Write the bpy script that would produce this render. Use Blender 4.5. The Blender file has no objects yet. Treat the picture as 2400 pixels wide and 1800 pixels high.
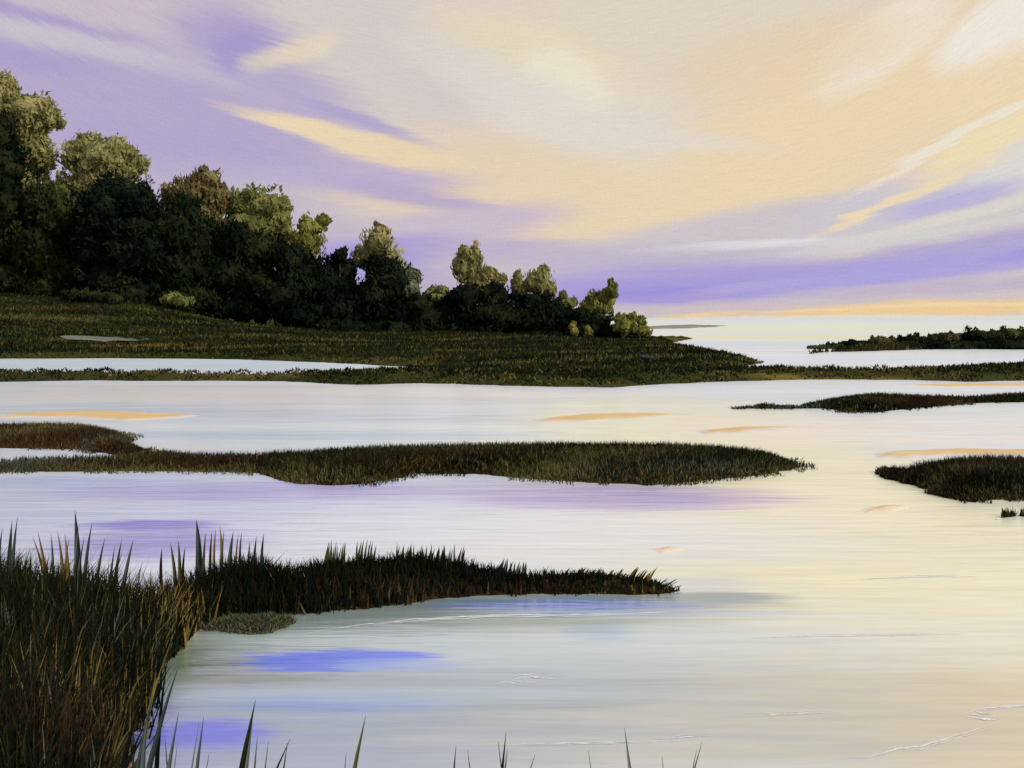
import bpy, math, random
import numpy as np
from mathutils import Vector

random.seed(7)
rng = np.random.default_rng(11)
scene = bpy.context.scene
col = scene.collection
R = math.radians

# ------------------------------------------------------------------ camera
CAM_H = 2.5                       # eye height above the water, metres
LENS, SENSOR = 40.0, 36.0
cam_data = bpy.data.cameras.new('camera')
cam_data.lens = LENS
cam_data.sensor_width = SENSOR
cam_data.shift_y = -0.063
cam_data.clip_start = 0.1
cam_data.clip_end = 20000
cam = bpy.data.objects.new('camera', cam_data)
cam.location = (0, 0, CAM_H)
cam.rotation_euler = (R(90), 0, 0)
col.objects.link(cam)
scene.camera = cam

FPX = LENS / SENSOR * 1024
K = 1024 / 2212.0                 # the photograph was measured at 2212 px width
HZ = 384 - 0.063 * 1024           # horizon row


def ground_at(x, y, z=0.0):
    """photograph position -> point of the horizontal plane at height z (metres)"""
    d = (CAM_H - z) * FPX / (y * K - HZ)
    return ((x * K - 512) / FPX * d, d)


def point_at(x, y, d):
    """photograph position -> point at distance d from the camera plane"""
    return Vector(((x * K - 512) / FPX * d, d, CAM_H - (y * K - HZ) / FPX * d))


def lin(c):
    return tuple(((v / 255.0) / 12.92 if v / 255.0 <= 0.04045 else ((v / 255.0 + 0.055) / 1.055) ** 2.4) for v in c) + (1.0,)


# ------------------------------------------------------------------ node helpers
class Nodes:
    def __init__(self, tree):
        self.t = tree
        tree.nodes.clear()

    def new(self, kind, **kw):
        n = self.t.nodes.new(kind)
        for k, v in kw.items():
            setattr(n, k, v)
        return n

    def link(self, a, b):
        self.t.links.new(a, b)

    def math(self, op, a, b=None, clamp=False):
        n = self.new('ShaderNodeMath', operation=op, use_clamp=clamp)
        for i, v in enumerate((a, b)):
            if v is None:
                continue
            if isinstance(v, (int, float)):
                n.inputs[i].default_value = v
            else:
                self.link(v, n.inputs[i])
        return n.outputs[0]

    def vec(self, op, a, b=None):
        n = self.new('ShaderNodeVectorMath', operation=op)
        for i, v in enumerate((a, b)):
            if v is None:
                continue
            if isinstance(v, (tuple, list)):
                n.inputs[i].default_value = v
            else:
                self.link(v, n.inputs[i])
        return n.outputs['Value'] if op == 'LENGTH' else n.outputs[0]

    def noise(self, vec, scale=1.0, detail=3.0, rough=0.55):
        n = self.new('ShaderNodeTexNoise')
        n.inputs['Scale'].default_value = scale
        n.inputs['Detail'].default_value = detail
        n.inputs['Roughness'].default_value = rough
        if vec is not None:
            self.link(vec, n.inputs['Vector'])
        return n

    def mix(self, fac, a, b, blend='MIX'):
        n = self.new('ShaderNodeMix', data_type='RGBA', blend_type=blend)
        for s, v in ((n.inputs[0], fac), (n.inputs[6], a), (n.inputs[7], b)):
            if isinstance(v, (int, float)):
                s.default_value = v
            elif isinstance(v, tuple):
                s.default_value = v
            else:
                self.link(v, s)
        return n.outputs[2]

    def maprange(self, v, a, b, c, d, smooth=True):
        n = self.new('ShaderNodeMapRange', interpolation_type='SMOOTHSTEP' if smooth else 'LINEAR')
        self.link(v, n.inputs[0])
        for i, q in enumerate((a, b, c, d)):
            n.inputs[1 + i].default_value = q
        return n.outputs[0]

    def ramp(self, fac, stops, interp='LINEAR'):
        n = self.new('ShaderNodeValToRGB')
        n.color_ramp.interpolation = interp
        e = n.color_ramp.elements
        while len(e) < len(stops):
            e.new(0.5)
        for i, (p, c) in enumerate(stops):
            e[i].position = p
            e[i].color = c
        self.link(fac, n.inputs[0])
        return n.outputs[0]

    def stroke(self, coord, centre, size, angle, soft, alpha, rough=None, seed=0.0):
        """a soft elongated patch: 1 inside, 0 outside"""
        m = self.new('ShaderNodeMapping', vector_type='TEXTURE')
        m.inputs['Location'].default_value = (centre[0], centre[1], 0)
        m.inputs['Rotation'].default_value = (0, 0, angle)
        m.inputs['Scale'].default_value = (size[0], size[1], 1)
        self.link(coord, m.inputs['Vector'])
        ln = self.vec('LENGTH', m.outputs[0])
        if rough:
            sc = self.vec('MULTIPLY', m.outputs[0], (1.1, 4.5, 1))
            sc = self.vec('ADD', sc, (seed * 7.3, seed * 3.1, 0))
            nz = self.noise(sc, 1.0, 3.0, 0.6)
            off = self.maprange(nz.outputs[0], 0.2, 0.8, -rough, rough, False)
            ln = self.math('ADD', ln, off)
        return self.maprange(ln, 1 - soft, 1 + soft, alpha, 0.0)


# ------------------------------------------------------------------ sky
SUN_AZ, SUN_EL = 124.0, 34.0
world = bpy.data.worlds.new('World')
scene.world = world
world.use_nodes = True
N = Nodes(world.node_tree)
tc = N.new('ShaderNodeTexCoord')
sep = N.new('ShaderNodeSeparateXYZ')
N.link(tc.outputs['Generated'], sep.inputs[0])
az = N.math('MULTIPLY', N.math('ARCTAN2', sep.outputs[0], sep.outputs[1]), 57.29578)
el = N.math('MULTIPLY', N.math('ARCSINE', sep.outputs[2]), 57.29578)
azc = N.math('MAXIMUM', N.math('MINIMUM', az, 26.0), -26.0)
# cloud streets sag in the middle and lift to both sides
bow = N.math('MULTIPLY', N.math('MULTIPLY', azc, azc), -0.00066)
wv = N.math('MULTIPLY', el, N.math('ADD', bow, 1.0))
cmbW = N.new('ShaderNodeCombineXYZ')
N.link(az, cmbW.inputs[0]); N.link(wv, cmbW.inputs[1])
cmb = N.new('ShaderNodeCombineXYZ')
N.link(az, cmb.inputs[0]); N.link(el, cmb.inputs[1])
n1 = N.noise(N.vec('MULTIPLY', cmbW.outputs[0], (0.09, 0.5, 1)), 1.0, 4.0, 0.55)
n2 = N.noise(N.vec('MULTIPLY', cmbW.outputs[0], (0.35, 4.5, 1)), 1.0, 4.0, 0.6)
o1 = N.vec('MULTIPLY', N.vec('SUBTRACT', n1.outputs['Color'], (.5, .5, .5)), (3.2, .75, 0))
o2 = N.vec('MULTIPLY', N.vec('SUBTRACT', n2.outputs['Color'], (.5, .5, .5)), (1.9, 0.36, 0))
P = N.vec('ADD', cmb.outputs[0], N.vec('ADD', o1, o2))
DEG = K / FPX * 57.29578


def sky_dir(x, y):
    u, v = x * K - 512, HZ - y * K
    return (math.degrees(math.atan2(u, FPX)), math.degrees(math.atan2(v, math.hypot(u, FPX))))


# base: lavender to the left and behind, warm to the right; paler high up
side = N.maprange(az, -20.0, 45.0, 0.0, 1.0)
base = N.mix(side, lin((183, 172, 201)), lin((226, 212, 196)))
high = N.maprange(el, 18.0, 60.0, 0.0, 0.85)
base = N.mix(high, base, lin((206, 203, 212)))
big = N.maprange(n1.outputs[0], 0.35, 0.65, 0.0, 0.30)
base = N.mix(big, base, lin((206, 194, 210)))
c = base
SKY = [  # x, y, half length, half height, angle, softness, strength, colour
    (1560, 120, 1010, 430, 0, .32, 1.0, (224, 212, 198)),
    (990, 150, 430, 150, -24, .3, .95, (216, 206, 203)),
    (1330, 420, 560, 150, -3, .35, 1.0, (231, 211, 183)),
    (1750, 310, 620, 160, 15, .45, .9, (237, 215, 180)),
    (1900, 200, 420, 120, 28, .5, .8, (240, 216, 178)),
    (1270, 235, 200, 95, -8, .5, .9, (227, 219, 208)),
    (1500, 40, 420, 90, 5, .6, .8, (226, 215, 196)),
    (1160, 110, 250, 60, -20, .5, .75, (234, 220, 190)),
    (1225, 175, 95, 60, -30, .4, .9, (238, 230, 208)),
    (1150, 225, 260, 60, -25, .5, .7, (226, 220, 210)),
    (1900, 95, 150, 62, 32, .35, .9, (240, 230, 213)),
    (2170, 60, 130, 60, 25, .35, .9, (242, 236, 226)),
    (1700, 120, 230, 70, 10, .5, .6, (236, 210, 174)),
    (2180, 170, 140, 60, 25, .5, .8, (241, 218, 180)),
    (1350, 290, 280, 26, -6, .5, .8, (229, 220, 208)),
    # left: lavender streaks
    (270, 25, 330, 45, -6, .5, .9, (206, 192, 202)),
    (120, 55, 230, 20, -12, .6, .8, (172, 156, 205)),
    (250, 112, 330, 24, -9, .5, .95, (205, 196, 206)),
    (520, 150, 200, 26, -10, .6, .6, (196, 184, 206)),
    (60, 130, 130, 26, -6, .6, .7, (172, 154, 208)),
    (500, 78, 110, 46, -8, .7, .75, (171, 156, 206)),
    (530, 115, 60, 40, 10, .5, .7, (164, 149, 206)),
    (640, 185, 170, 50, -24, .7, .5, (172, 160, 206)),
    (560, 250, 220, 50, -12, .8, .5, (174, 162, 207)),
    (300, 250, 330, 90, -4, .7, .6, (178, 164, 206)),
    (780, 262, 130, 14, -18, .7, .7, (172, 160, 208)),
    (620, 340, 320, 40, -6, .8, .6, (174, 161, 208)),
    (640, 112, 95, 22, 20, .6, .8, (232, 218, 190)),
    (760, 303, 250, 20, -13, .4, 1.0, (239, 219, 182)),
    (900, 345, 250, 28, -14, .5, .9, (236, 214, 180)),
    (760, 385, 240, 20, 0, .6, .8, (188, 176, 210)),
    (930, 430, 180, 20, -10, .6, .8, (180, 164, 206)),
    (980, 490, 240, 40, 8, .5, .95, (203, 188, 206)),
    (850, 540, 150, 28, 4, .5, .8, (166, 152, 214)),
    (1060, 540, 180, 24, 2, .6, .9, (190, 176, 206)),
    (700, 580, 200, 50, 0, .6, .6, (156, 144, 222)),
    # right: grey lilac fan rising to the right
    (1750, 490, 620, 62, 8, .35, .95, (206, 198, 205)),
    (2080, 390, 330, 52, 17, .4, .9, (208, 202, 211)),
    (2220, 330, 120, 60, 20, .5, .85, (226, 222, 216)),
    (1950, 425, 190, 11, 22, .5, .95, (238, 220, 184)),
    (2130, 305, 150, 26, 27, .5, .95, (242, 224, 180)),
    (2060, 300, 190, 10, 28, .5, .8, (240, 232, 216)),
    (2060, 430, 120, 20, 14, .6, .9, (188, 180, 220)),
    (2080, 465, 260, 13, 12, .6, .9, (222, 216, 206)),
    (1560, 532, 220, 10, 3, .6, .95, (230, 226, 228)),
    (1900, 520, 330, 16, 8, .6, .8, (214, 212, 212)),
    (1350, 562, 300, 30, 0, .7, .85, (192, 180, 206)),
    (2080, 545, 320, 32, 8, .4, .9, (176, 166, 214)),
    (2240, 545, 70, 10, 10, .6, .9, (126, 106, 224)),
    (1480, 612, 390, 36, 2, .6, .95, (168, 155, 219)),
    (1420, 634, 230, 14, 2, .7, .7, (158, 143, 221)),
    (1780, 606, 260, 8, 5, .7, .6, (200, 190, 212)),
    (1330, 600, 200, 6, 1, .8, .5, (186, 174, 212)),
    (1960, 585, 340, 26, 6, .45, .9, (172, 164, 224)),
    (2050, 622, 340, 16, 4, .5, .9, (196, 184, 206)),
    (1700, 662, 420, 13, 2, .5, .85, (208, 194, 200)),
    (2020, 668, 370, 16, 1.5, .35, 1.0, (241, 207, 156)),
    (2000, 662, 300, 4, 1.5, .6, .7, (244, 218, 178)),
    (1490, 683, 120, 6, 4, .6, .85, (238, 208, 150)),
    (2000, 690, 700, 7, 0, .6, .9, (226, 226, 216)),
]
for (x, y, rx, ry, ang, soft, alpha, rgb) in SKY:
    ctr = sky_dir(x, y)
    f = N.stroke(P, ctr, (rx * DEG, ry * DEG), R(ang), soft, alpha)
    c = N.mix(f, c, lin(rgb))
# fine streaking of the cloud texture
st = N.noise(N.vec('MULTIPLY', cmbW.outputs[0], (0.9, 13.0, 1)), 1.0, 4.0, 0.65)
gr = N.noise(cmb.outputs[0], 9.0, 2.0, 0.6)
amp = N.math('ADD', N.maprange(st.outputs[0], 0.25, 0.75, 0.94, 1.045, False),
             N.maprange(gr.outputs[0], 0.25, 0.75, -0.045, 0.045, False))
cn = N.new('ShaderNodeVectorMath', operation='SCALE')
N.link(c, cn.inputs[0]); N.link(amp, cn.inputs['Scale'])
sky = N.new('ShaderNodeTexSky', sky_type='NISHITA')
sky.sun_disc = False
sky.sun_elevation = R(SUN_EL)
sky.sun_rotation = R(SUN_AZ)
bg1 = N.new('ShaderNodeBackground'); bg1.inputs[1].default_value = 0.06
N.link(sky.outputs[0], bg1.inputs[0])
bg2 = N.new('ShaderNodeBackground'); bg2.inputs[1].default_value = 1.0
N.link(cn.outputs[0], bg2.inputs[0])
mx = N.new('ShaderNodeMixShader'); mx.inputs[0].default_value = 0.95
N.link(bg1.outputs[0], mx.inputs[1]); N.link(bg2.outputs[0], mx.inputs[2])
wo = N.new('ShaderNodeOutputWorld')
N.link(mx.outputs[0], wo.inputs[0])

# ------------------------------------------------------------------ sun
sd = bpy.data.lights.new('sun', 'SUN')
sd.energy = 4.0
sd.angle = R(3)
sd.color = (1.0, 0.92, 0.80)
sun = bpy.data.objects.new('sun', sd)
to_sun = Vector((math.sin(R(SUN_AZ)) * math.cos(R(SUN_EL)), math.cos(R(SUN_AZ)) * math.cos(R(SUN_EL)), math.sin(R(SUN_EL))))
sun.rotation_euler = (-to_sun).to_track_quat('-Z', 'Y').to_euler()
sun.location = (40, 30, 40)
col.objects.link(sun)

scene.view_settings.view_transform = 'Standard'
scene.view_settings.look = 'None'
scene.view_settings.exposure = 0.0
scene.view_settings.gamma = 1.0
scene.view_settings.use_curve_mapping = False


# ------------------------------------------------------------------ object helpers
def tag(o, label=None, cat=None, group=None, kind=None):
    if label: o['label'] = label
    if cat: o['category'] = cat
    if group: o['group'] = group
    if kind: o['kind'] = kind
    return o


def empty(name, loc, label, cat, group=None):
    o = bpy.data.objects.new(name, None)
    o.location = loc
    o.empty_display_size = 0.2
    col.objects.link(o)
    return tag(o, label, cat, group)


def mesh_obj(name, verts, faces, mats, parent=None, mat_idx=None, smooth=False):
    """verts: (n,3) world coordinates, faces: (m,3|4) array or list of lists"""
    me = bpy.data.meshes.new(name)
    verts = np.asarray(verts, dtype=np.float32)
    if parent is not None:
        verts = verts - np.array(parent.location, dtype=np.float32)
    if isinstance(faces, np.ndarray):
        m, k = faces.shape
        me.vertices.add(len(verts)); me.vertices.foreach_set('co', verts.ravel())
        me.loops.add(m * k); me.loops.foreach_set('vertex_index', faces.astype(np.int32).ravel())
        me.polygons.add(m)
        me.polygons.foreach_set('loop_start', np.arange(0, m * k, k, dtype=np.int32))
        me.polygons.foreach_set('loop_total', np.full(m, k, dtype=np.int32))
    else:
        me.from_pydata([tuple(map(float, v)) for v in verts], [], faces)
    for mt in (mats if isinstance(mats, (list, tuple)) else [mats]):
        me.materials.append(mt)
    if mat_idx is not None:
        me.polygons.foreach_set('material_index', np.asarray(mat_idx, dtype=np.int32))
    if smooth:
        me.polygons.foreach_set('use_smooth', np.ones(len(me.polygons), dtype=bool))
    me.update(calc_edges=True)
    me.validate()
    o = bpy.data.objects.new(name, me)
    col.objects.link(o)
    if parent is not None:
        o.parent = parent
    return o


# ------------------------------------------------------------------ materials
def leaf_mat(name, stops, trans=0.25, patch=0.5, scale=0.6):
    grassy = 'grass' in name or 'blades' in name
    patch = .88 if grassy else .78
    m = bpy.data.materials.new(name); m.use_nodes = True
    n = Nodes(m.node_tree)
    g = n.new('ShaderNodeNewGeometry')
    pv_ = n.vec('MULTIPLY', g.outputs['Position'], (.35, 1.3, .6) if grassy else (1, 1, 1))
    nz = n.noise(pv_, scale, 3.0, 0.55)
    f = n.math('ADD', n.math('MULTIPLY', g.outputs['Random Per Island'], 1 - patch),
               n.math('MULTIPLY', n.maprange(nz.outputs[0], 0.3, 0.7, 0, 1), patch))
    cl = n.ramp(f, [(i / (len(stops) - 1), tuple(s) + (1,)) for i, s in enumerate(stops)])
    d = n.new('ShaderNodeBsdfDiffuse'); n.link(cl, d.inputs[0])
    t = n.new('ShaderNodeBsdfTranslucent'); n.link(cl, t.inputs[0])
    mxs = n.new('ShaderNodeMixShader'); mxs.inputs[0].default_value = trans
    n.link(d.outputs[0], mxs.inputs[1]); n.link(t.outputs[0], mxs.inputs[2])
    o = n.new('ShaderNodeOutputMaterial'); n.link(mxs.outputs[0], o.inputs[0])
    return m


def ground_mat(name, stops, scale=(0.05, 0.5, 1.0), detail=5.0):
    m = bpy.data.materials.new(name); m.use_nodes = True
    n = Nodes(m.node_tree)
    g = n.new('ShaderNodeNewGeometry')
    v = n.vec('MULTIPLY', g.outputs['Position'], scale)
    nz = n.noise(v, 1.0, detail, 0.6)
    cl = n.ramp(nz.outputs[0], [(p, tuple(s) + (1,)) for p, s in stops])
    b = n.new('ShaderNodeBsdfDiffuse'); n.link(cl, b.inputs[0])
    fine = n.noise(g.outputs['Position'], 6.0, 4.0, 0.7)
    bp = n.new('ShaderNodeBump'); bp.inputs['Strength'].default_value = 0.6; bp.inputs['Distance'].default_value = 0.1
    n.link(fine.outputs[0], bp.inputs['Height']); n.link(bp.outputs[0], b.inputs['Normal'])
    o = n.new('ShaderNodeOutputMaterial'); n.link(b.outputs[0], o.inputs[0])
    return m


M = {}
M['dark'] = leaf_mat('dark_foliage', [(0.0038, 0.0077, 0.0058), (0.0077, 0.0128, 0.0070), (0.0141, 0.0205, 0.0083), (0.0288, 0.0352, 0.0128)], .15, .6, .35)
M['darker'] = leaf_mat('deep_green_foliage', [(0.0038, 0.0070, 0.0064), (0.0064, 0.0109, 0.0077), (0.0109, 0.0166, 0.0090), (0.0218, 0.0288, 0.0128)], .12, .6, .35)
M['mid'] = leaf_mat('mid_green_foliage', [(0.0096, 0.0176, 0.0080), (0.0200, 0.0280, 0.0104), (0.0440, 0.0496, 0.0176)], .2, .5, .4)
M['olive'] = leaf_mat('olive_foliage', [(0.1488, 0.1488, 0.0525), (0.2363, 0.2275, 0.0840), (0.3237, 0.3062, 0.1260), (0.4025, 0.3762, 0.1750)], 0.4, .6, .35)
M['olive_green'] = leaf_mat('olive_green_foliage', [(0.0850, 0.1020, 0.0306), (0.1785, 0.1955, 0.0612), (0.2805, 0.2805, 0.1020)], 0.4, .6, .4)
M['brown_olive'] = leaf_mat('brown_olive_foliage', [(0.1120, 0.0880, 0.0352), (0.2000, 0.1680, 0.0720), (0.2720, 0.2400, 0.1200)], 0.4, .6, .4)
M['yellow_green'] = leaf_mat('yellow_green_foliage', [(0.1050, 0.1200, 0.0300), (0.2100, 0.2250, 0.0525), (0.3300, 0.3150, 0.0900)], 0.4, .5, .5)
M['islet_olive'] = leaf_mat('islet_olive_foliage', [(.03, .034, .014), (.06, .062, .024), (.11, .11, .045)], .3, .5, .4)
M['grey_green'] = leaf_mat('grey_green_foliage', [(0.0900, 0.1125, 0.0750), (0.1650, 0.1875, 0.1275)], 0.4, .5, .5)
M['g_dark'] = leaf_mat('dark_marsh_grass', [(0.0045, 0.0070, 0.0038), (0.0090, 0.0122, 0.0051), (0.0179, 0.0218, 0.0083)], .2, .5, .6)
M['g_green'] = leaf_mat('green_marsh_grass', [(0.0112, 0.0162, 0.0056), (0.0212, 0.0275, 0.0094), (0.0374, 0.0424, 0.0150)], .2, .5, .6)
M['g_olive'] = leaf_mat('olive_marsh_grass', [(0.0570, 0.0627, 0.0209), (0.0950, 0.0950, 0.0333), (0.1425, 0.1330, 0.0522)], .25, .5, .6)
M['g_brown'] = leaf_mat('brown_marsh_grass', [(0.0192, 0.0120, 0.0080), (0.0368, 0.0224, 0.0128), (0.0640, 0.0400, 0.0176)], .2, .5, .6)
M['g_rust'] = leaf_mat('rust_marsh_grass', [(.022, .012, .004), (.045, .026, .008), (.075, .046, .013)], .25, .4, 1.2)
M['g_ochre'] = leaf_mat('ochre_marsh_grass', [(0.1120, 0.0700, 0.0182), (0.1820, 0.1190, 0.0315), (0.2520, 0.1820, 0.0630)], .3, .5, .8)
M['g_grey'] = leaf_mat('grey_green_blades', [(0.0522, 0.0684, 0.0608), (0.0855, 0.1045, 0.0902), (0.1330, 0.1520, 0.1235)], .2, .5, 1.2)
M['g_slate'] = leaf_mat('slate_green_blades', [(0.0242, 0.0352, 0.0352), (0.0440, 0.0605, 0.0550), (0.0770, 0.0990, 0.0880)], .2, .5, 1.2)
M['g_black'] = leaf_mat('black_green_blades', [(0.0040, 0.0056, 0.0056), (0.0096, 0.0120, 0.0096)], .1, .5, 1.2)
M['bark'] = ground_mat('bark', [(.3, (.02, .016, .012)), (.7, (.06, .048, .035))], (3, 3, .6))
M['bank'] = ground_mat('bank_turf', [(.30, (.014, .018, .007)), (.46, (.028, .034, .011)), (.58, (.045, .046, .015)),
                                     (.66, (.085, .075, .02)), (.74, (.17, .12, .03))], (.035, .33, .2))
M['mud'] = ground_mat('wet_mud', [(.3, (.012, .012, .007)), (.6, (.03, .026, .012)), (.8, (.06, .045, .018))], (.4, 1.6, 1))
M['mud_brown'] = ground_mat('brown_mud', [(.3, (.018, .011, .007)), (.6, (.045, .025, .010)), (.8, (.11, .06, .016))], (.5, 1.6, 1))
def reflection_material(name, fade_col):  # ochre cloud reflection as a surface colour, fading to water tones at the rim
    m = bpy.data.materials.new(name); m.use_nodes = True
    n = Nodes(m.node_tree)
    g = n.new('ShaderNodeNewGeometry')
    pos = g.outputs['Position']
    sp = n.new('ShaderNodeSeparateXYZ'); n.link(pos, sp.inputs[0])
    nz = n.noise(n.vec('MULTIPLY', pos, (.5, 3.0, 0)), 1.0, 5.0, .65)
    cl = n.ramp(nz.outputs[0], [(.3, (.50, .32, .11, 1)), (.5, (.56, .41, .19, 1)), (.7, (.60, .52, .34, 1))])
    fade = n.maprange(n.math('ADD', sp.outputs[2], n.math('MULTIPLY', n.math('SUBTRACT', nz.outputs[0], .5), .075)), .000, .034, 1, 0)
    cl = n.mix(fade, cl, fade_col)
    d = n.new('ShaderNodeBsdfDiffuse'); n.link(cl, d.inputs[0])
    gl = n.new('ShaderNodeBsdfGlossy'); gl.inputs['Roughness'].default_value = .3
    mx_ = n.new('ShaderNodeMixShader'); n.link(n.math('ADD', n.math('MULTIPLY', fade, .24), .04), mx_.inputs[0])
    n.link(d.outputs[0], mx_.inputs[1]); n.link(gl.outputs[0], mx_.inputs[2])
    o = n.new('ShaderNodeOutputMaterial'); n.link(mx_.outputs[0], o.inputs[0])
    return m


M['glow'] = reflection_material('ochre_reflection', (.58, .58, .56, 1))
M['glow_cream'] = reflection_material('yellow_reflection', (.70, .66, .54, 1))
M['driftwood'] = ground_mat('driftwood', [(.3, (.015, .02, .022)), (.7, (.05, .06, .06))], (3, 9, 9))


def water_material():
    m = bpy.data.materials.new('water'); m.use_nodes = True
    n = Nodes(m.node_tree)
    g = n.new('ShaderNodeNewGeometry')
    pos = g.outputs['Position']
    sp = n.new('ShaderNodeSeparateXYZ'); n.link(pos, sp.inputs[0])
    big = n.noise(n.vec('MULTIPLY', pos, (.05, .22, 0)), 1.0, 4.0, .55)
    fine = n.noise(n.vec('MULTIPLY', pos, (.25, 1.6, 0)), 1.0, 4.0, .6)
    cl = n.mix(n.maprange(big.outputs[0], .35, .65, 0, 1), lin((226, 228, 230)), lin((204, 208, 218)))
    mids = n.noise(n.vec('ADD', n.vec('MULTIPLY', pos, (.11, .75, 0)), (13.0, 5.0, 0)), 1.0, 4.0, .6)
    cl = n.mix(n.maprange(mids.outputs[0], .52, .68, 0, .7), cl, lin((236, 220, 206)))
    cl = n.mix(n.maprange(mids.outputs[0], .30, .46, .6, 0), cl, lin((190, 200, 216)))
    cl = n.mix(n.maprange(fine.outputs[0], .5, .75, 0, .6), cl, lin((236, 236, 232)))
    PATCH = [  # x, y, half length, half height, softness, strength, colour put on the water
        # sky reflection painted into the water, warm at right, grey at left
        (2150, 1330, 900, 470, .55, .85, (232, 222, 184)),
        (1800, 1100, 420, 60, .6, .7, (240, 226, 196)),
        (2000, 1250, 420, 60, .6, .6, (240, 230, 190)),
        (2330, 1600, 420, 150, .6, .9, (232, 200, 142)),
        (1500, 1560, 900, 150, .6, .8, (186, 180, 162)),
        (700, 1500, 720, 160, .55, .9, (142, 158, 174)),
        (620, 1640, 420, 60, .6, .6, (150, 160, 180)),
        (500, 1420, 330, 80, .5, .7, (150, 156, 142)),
        (520, 1420, 240, 52, .45, .95, (112, 122, 98)),  # grey green shade of the bank painted into the water colour
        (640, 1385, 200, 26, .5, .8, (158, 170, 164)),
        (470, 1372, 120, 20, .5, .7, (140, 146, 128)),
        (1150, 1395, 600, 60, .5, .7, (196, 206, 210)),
        # blue strokes, then the shade under the spit painted in
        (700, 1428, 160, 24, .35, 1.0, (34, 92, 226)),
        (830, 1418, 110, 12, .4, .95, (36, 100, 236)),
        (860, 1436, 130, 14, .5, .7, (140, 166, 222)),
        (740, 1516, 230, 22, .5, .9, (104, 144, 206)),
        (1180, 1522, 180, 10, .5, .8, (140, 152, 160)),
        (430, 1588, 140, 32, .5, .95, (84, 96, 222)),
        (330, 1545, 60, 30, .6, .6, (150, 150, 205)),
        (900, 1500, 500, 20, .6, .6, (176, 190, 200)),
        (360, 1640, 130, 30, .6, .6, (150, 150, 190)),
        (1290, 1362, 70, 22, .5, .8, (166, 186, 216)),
        (880, 1328, 620, 34, .5, .9, (124, 138, 132)),  # shade of the bank below the spit, painted as grey green
        (1150, 1300, 480, 24, .5, .8, (120, 134, 130)),  # more painted shade, close under the spit
        (1250, 1308, 240, 13, .7, .8, (92, 122, 210)),  # blue shade of the spit painted on the water
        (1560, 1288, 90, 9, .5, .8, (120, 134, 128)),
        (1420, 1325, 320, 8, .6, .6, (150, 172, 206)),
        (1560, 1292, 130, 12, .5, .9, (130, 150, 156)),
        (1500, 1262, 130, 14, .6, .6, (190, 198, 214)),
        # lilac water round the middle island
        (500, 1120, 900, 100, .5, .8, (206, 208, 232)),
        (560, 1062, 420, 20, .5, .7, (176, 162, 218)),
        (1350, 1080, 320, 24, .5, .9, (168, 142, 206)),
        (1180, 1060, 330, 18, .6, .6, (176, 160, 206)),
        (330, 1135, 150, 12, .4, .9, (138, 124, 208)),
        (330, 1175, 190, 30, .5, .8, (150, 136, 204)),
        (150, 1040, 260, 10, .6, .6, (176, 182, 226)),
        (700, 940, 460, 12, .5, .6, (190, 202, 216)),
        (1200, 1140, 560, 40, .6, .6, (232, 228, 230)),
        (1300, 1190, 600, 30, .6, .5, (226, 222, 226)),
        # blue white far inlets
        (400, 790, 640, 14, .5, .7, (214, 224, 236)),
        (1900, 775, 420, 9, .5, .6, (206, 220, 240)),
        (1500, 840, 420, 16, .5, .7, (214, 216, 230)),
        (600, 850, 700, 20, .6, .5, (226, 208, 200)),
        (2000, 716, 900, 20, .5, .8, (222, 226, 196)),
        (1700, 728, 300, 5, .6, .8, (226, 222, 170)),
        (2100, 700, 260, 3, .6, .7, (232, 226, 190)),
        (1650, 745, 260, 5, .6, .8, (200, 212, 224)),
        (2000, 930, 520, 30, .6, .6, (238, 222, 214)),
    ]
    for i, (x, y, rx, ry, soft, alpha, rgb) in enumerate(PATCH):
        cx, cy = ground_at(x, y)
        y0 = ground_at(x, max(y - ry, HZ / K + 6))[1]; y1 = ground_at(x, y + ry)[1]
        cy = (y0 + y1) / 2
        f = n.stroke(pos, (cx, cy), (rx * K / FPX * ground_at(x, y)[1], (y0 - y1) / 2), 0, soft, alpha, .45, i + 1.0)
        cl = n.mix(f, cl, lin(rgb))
    streak = n.noise(n.vec('MULTIPLY', pos, (.8, 6.5, 0)), 1.0, 4.0, .65)
    cl = n.mix(1.0, cl, n.ramp(streak.outputs[0], [(.3, (.73, .84, .87, 1)), (.7, (.92, 1, 1, 1))]), 'MULTIPLY')
    # ripples
    w1 = n.noise(n.vec('MULTIPLY', pos, (.5, 2.6, 0)), 1.0, 3.0, .55)
    w2 = n.noise(n.vec('MULTIPLY', pos, (2.2, 13.0, 0)), 1.0, 2.0, .5)
    h = n.math('ADD', n.math('MULTIPLY', w1.outputs[0], .7), n.math('MULTIPLY', w2.outputs[0], .16))
    bp = n.new('ShaderNodeBump'); bp.inputs['Strength'].default_value = .35; bp.inputs['Distance'].default_value = .08
    n.link(h, bp.inputs['Height'])
    d = n.new('ShaderNodeBsdfDiffuse'); n.link(cl, d.inputs[0]); n.link(bp.outputs[0], d.inputs['Normal'])
    gl = n.new('ShaderNodeBsdfGlossy'); gl.inputs['Color'].default_value = (.97, .97, .97, 1); gl.inputs['Roughness'].default_value = .2
    n.link(bp.outputs[0], gl.inputs['Normal'])
    mxs = n.new('ShaderNodeMixShader'); mxs.inputs[0].default_value = .36
    n.link(d.outputs[0], mxs.inputs[1]); n.link(gl.outputs[0], mxs.inputs[2])
    o = n.new('ShaderNodeOutputMaterial'); n.link(mxs.outputs[0], o.inputs[0])
    return m


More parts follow.
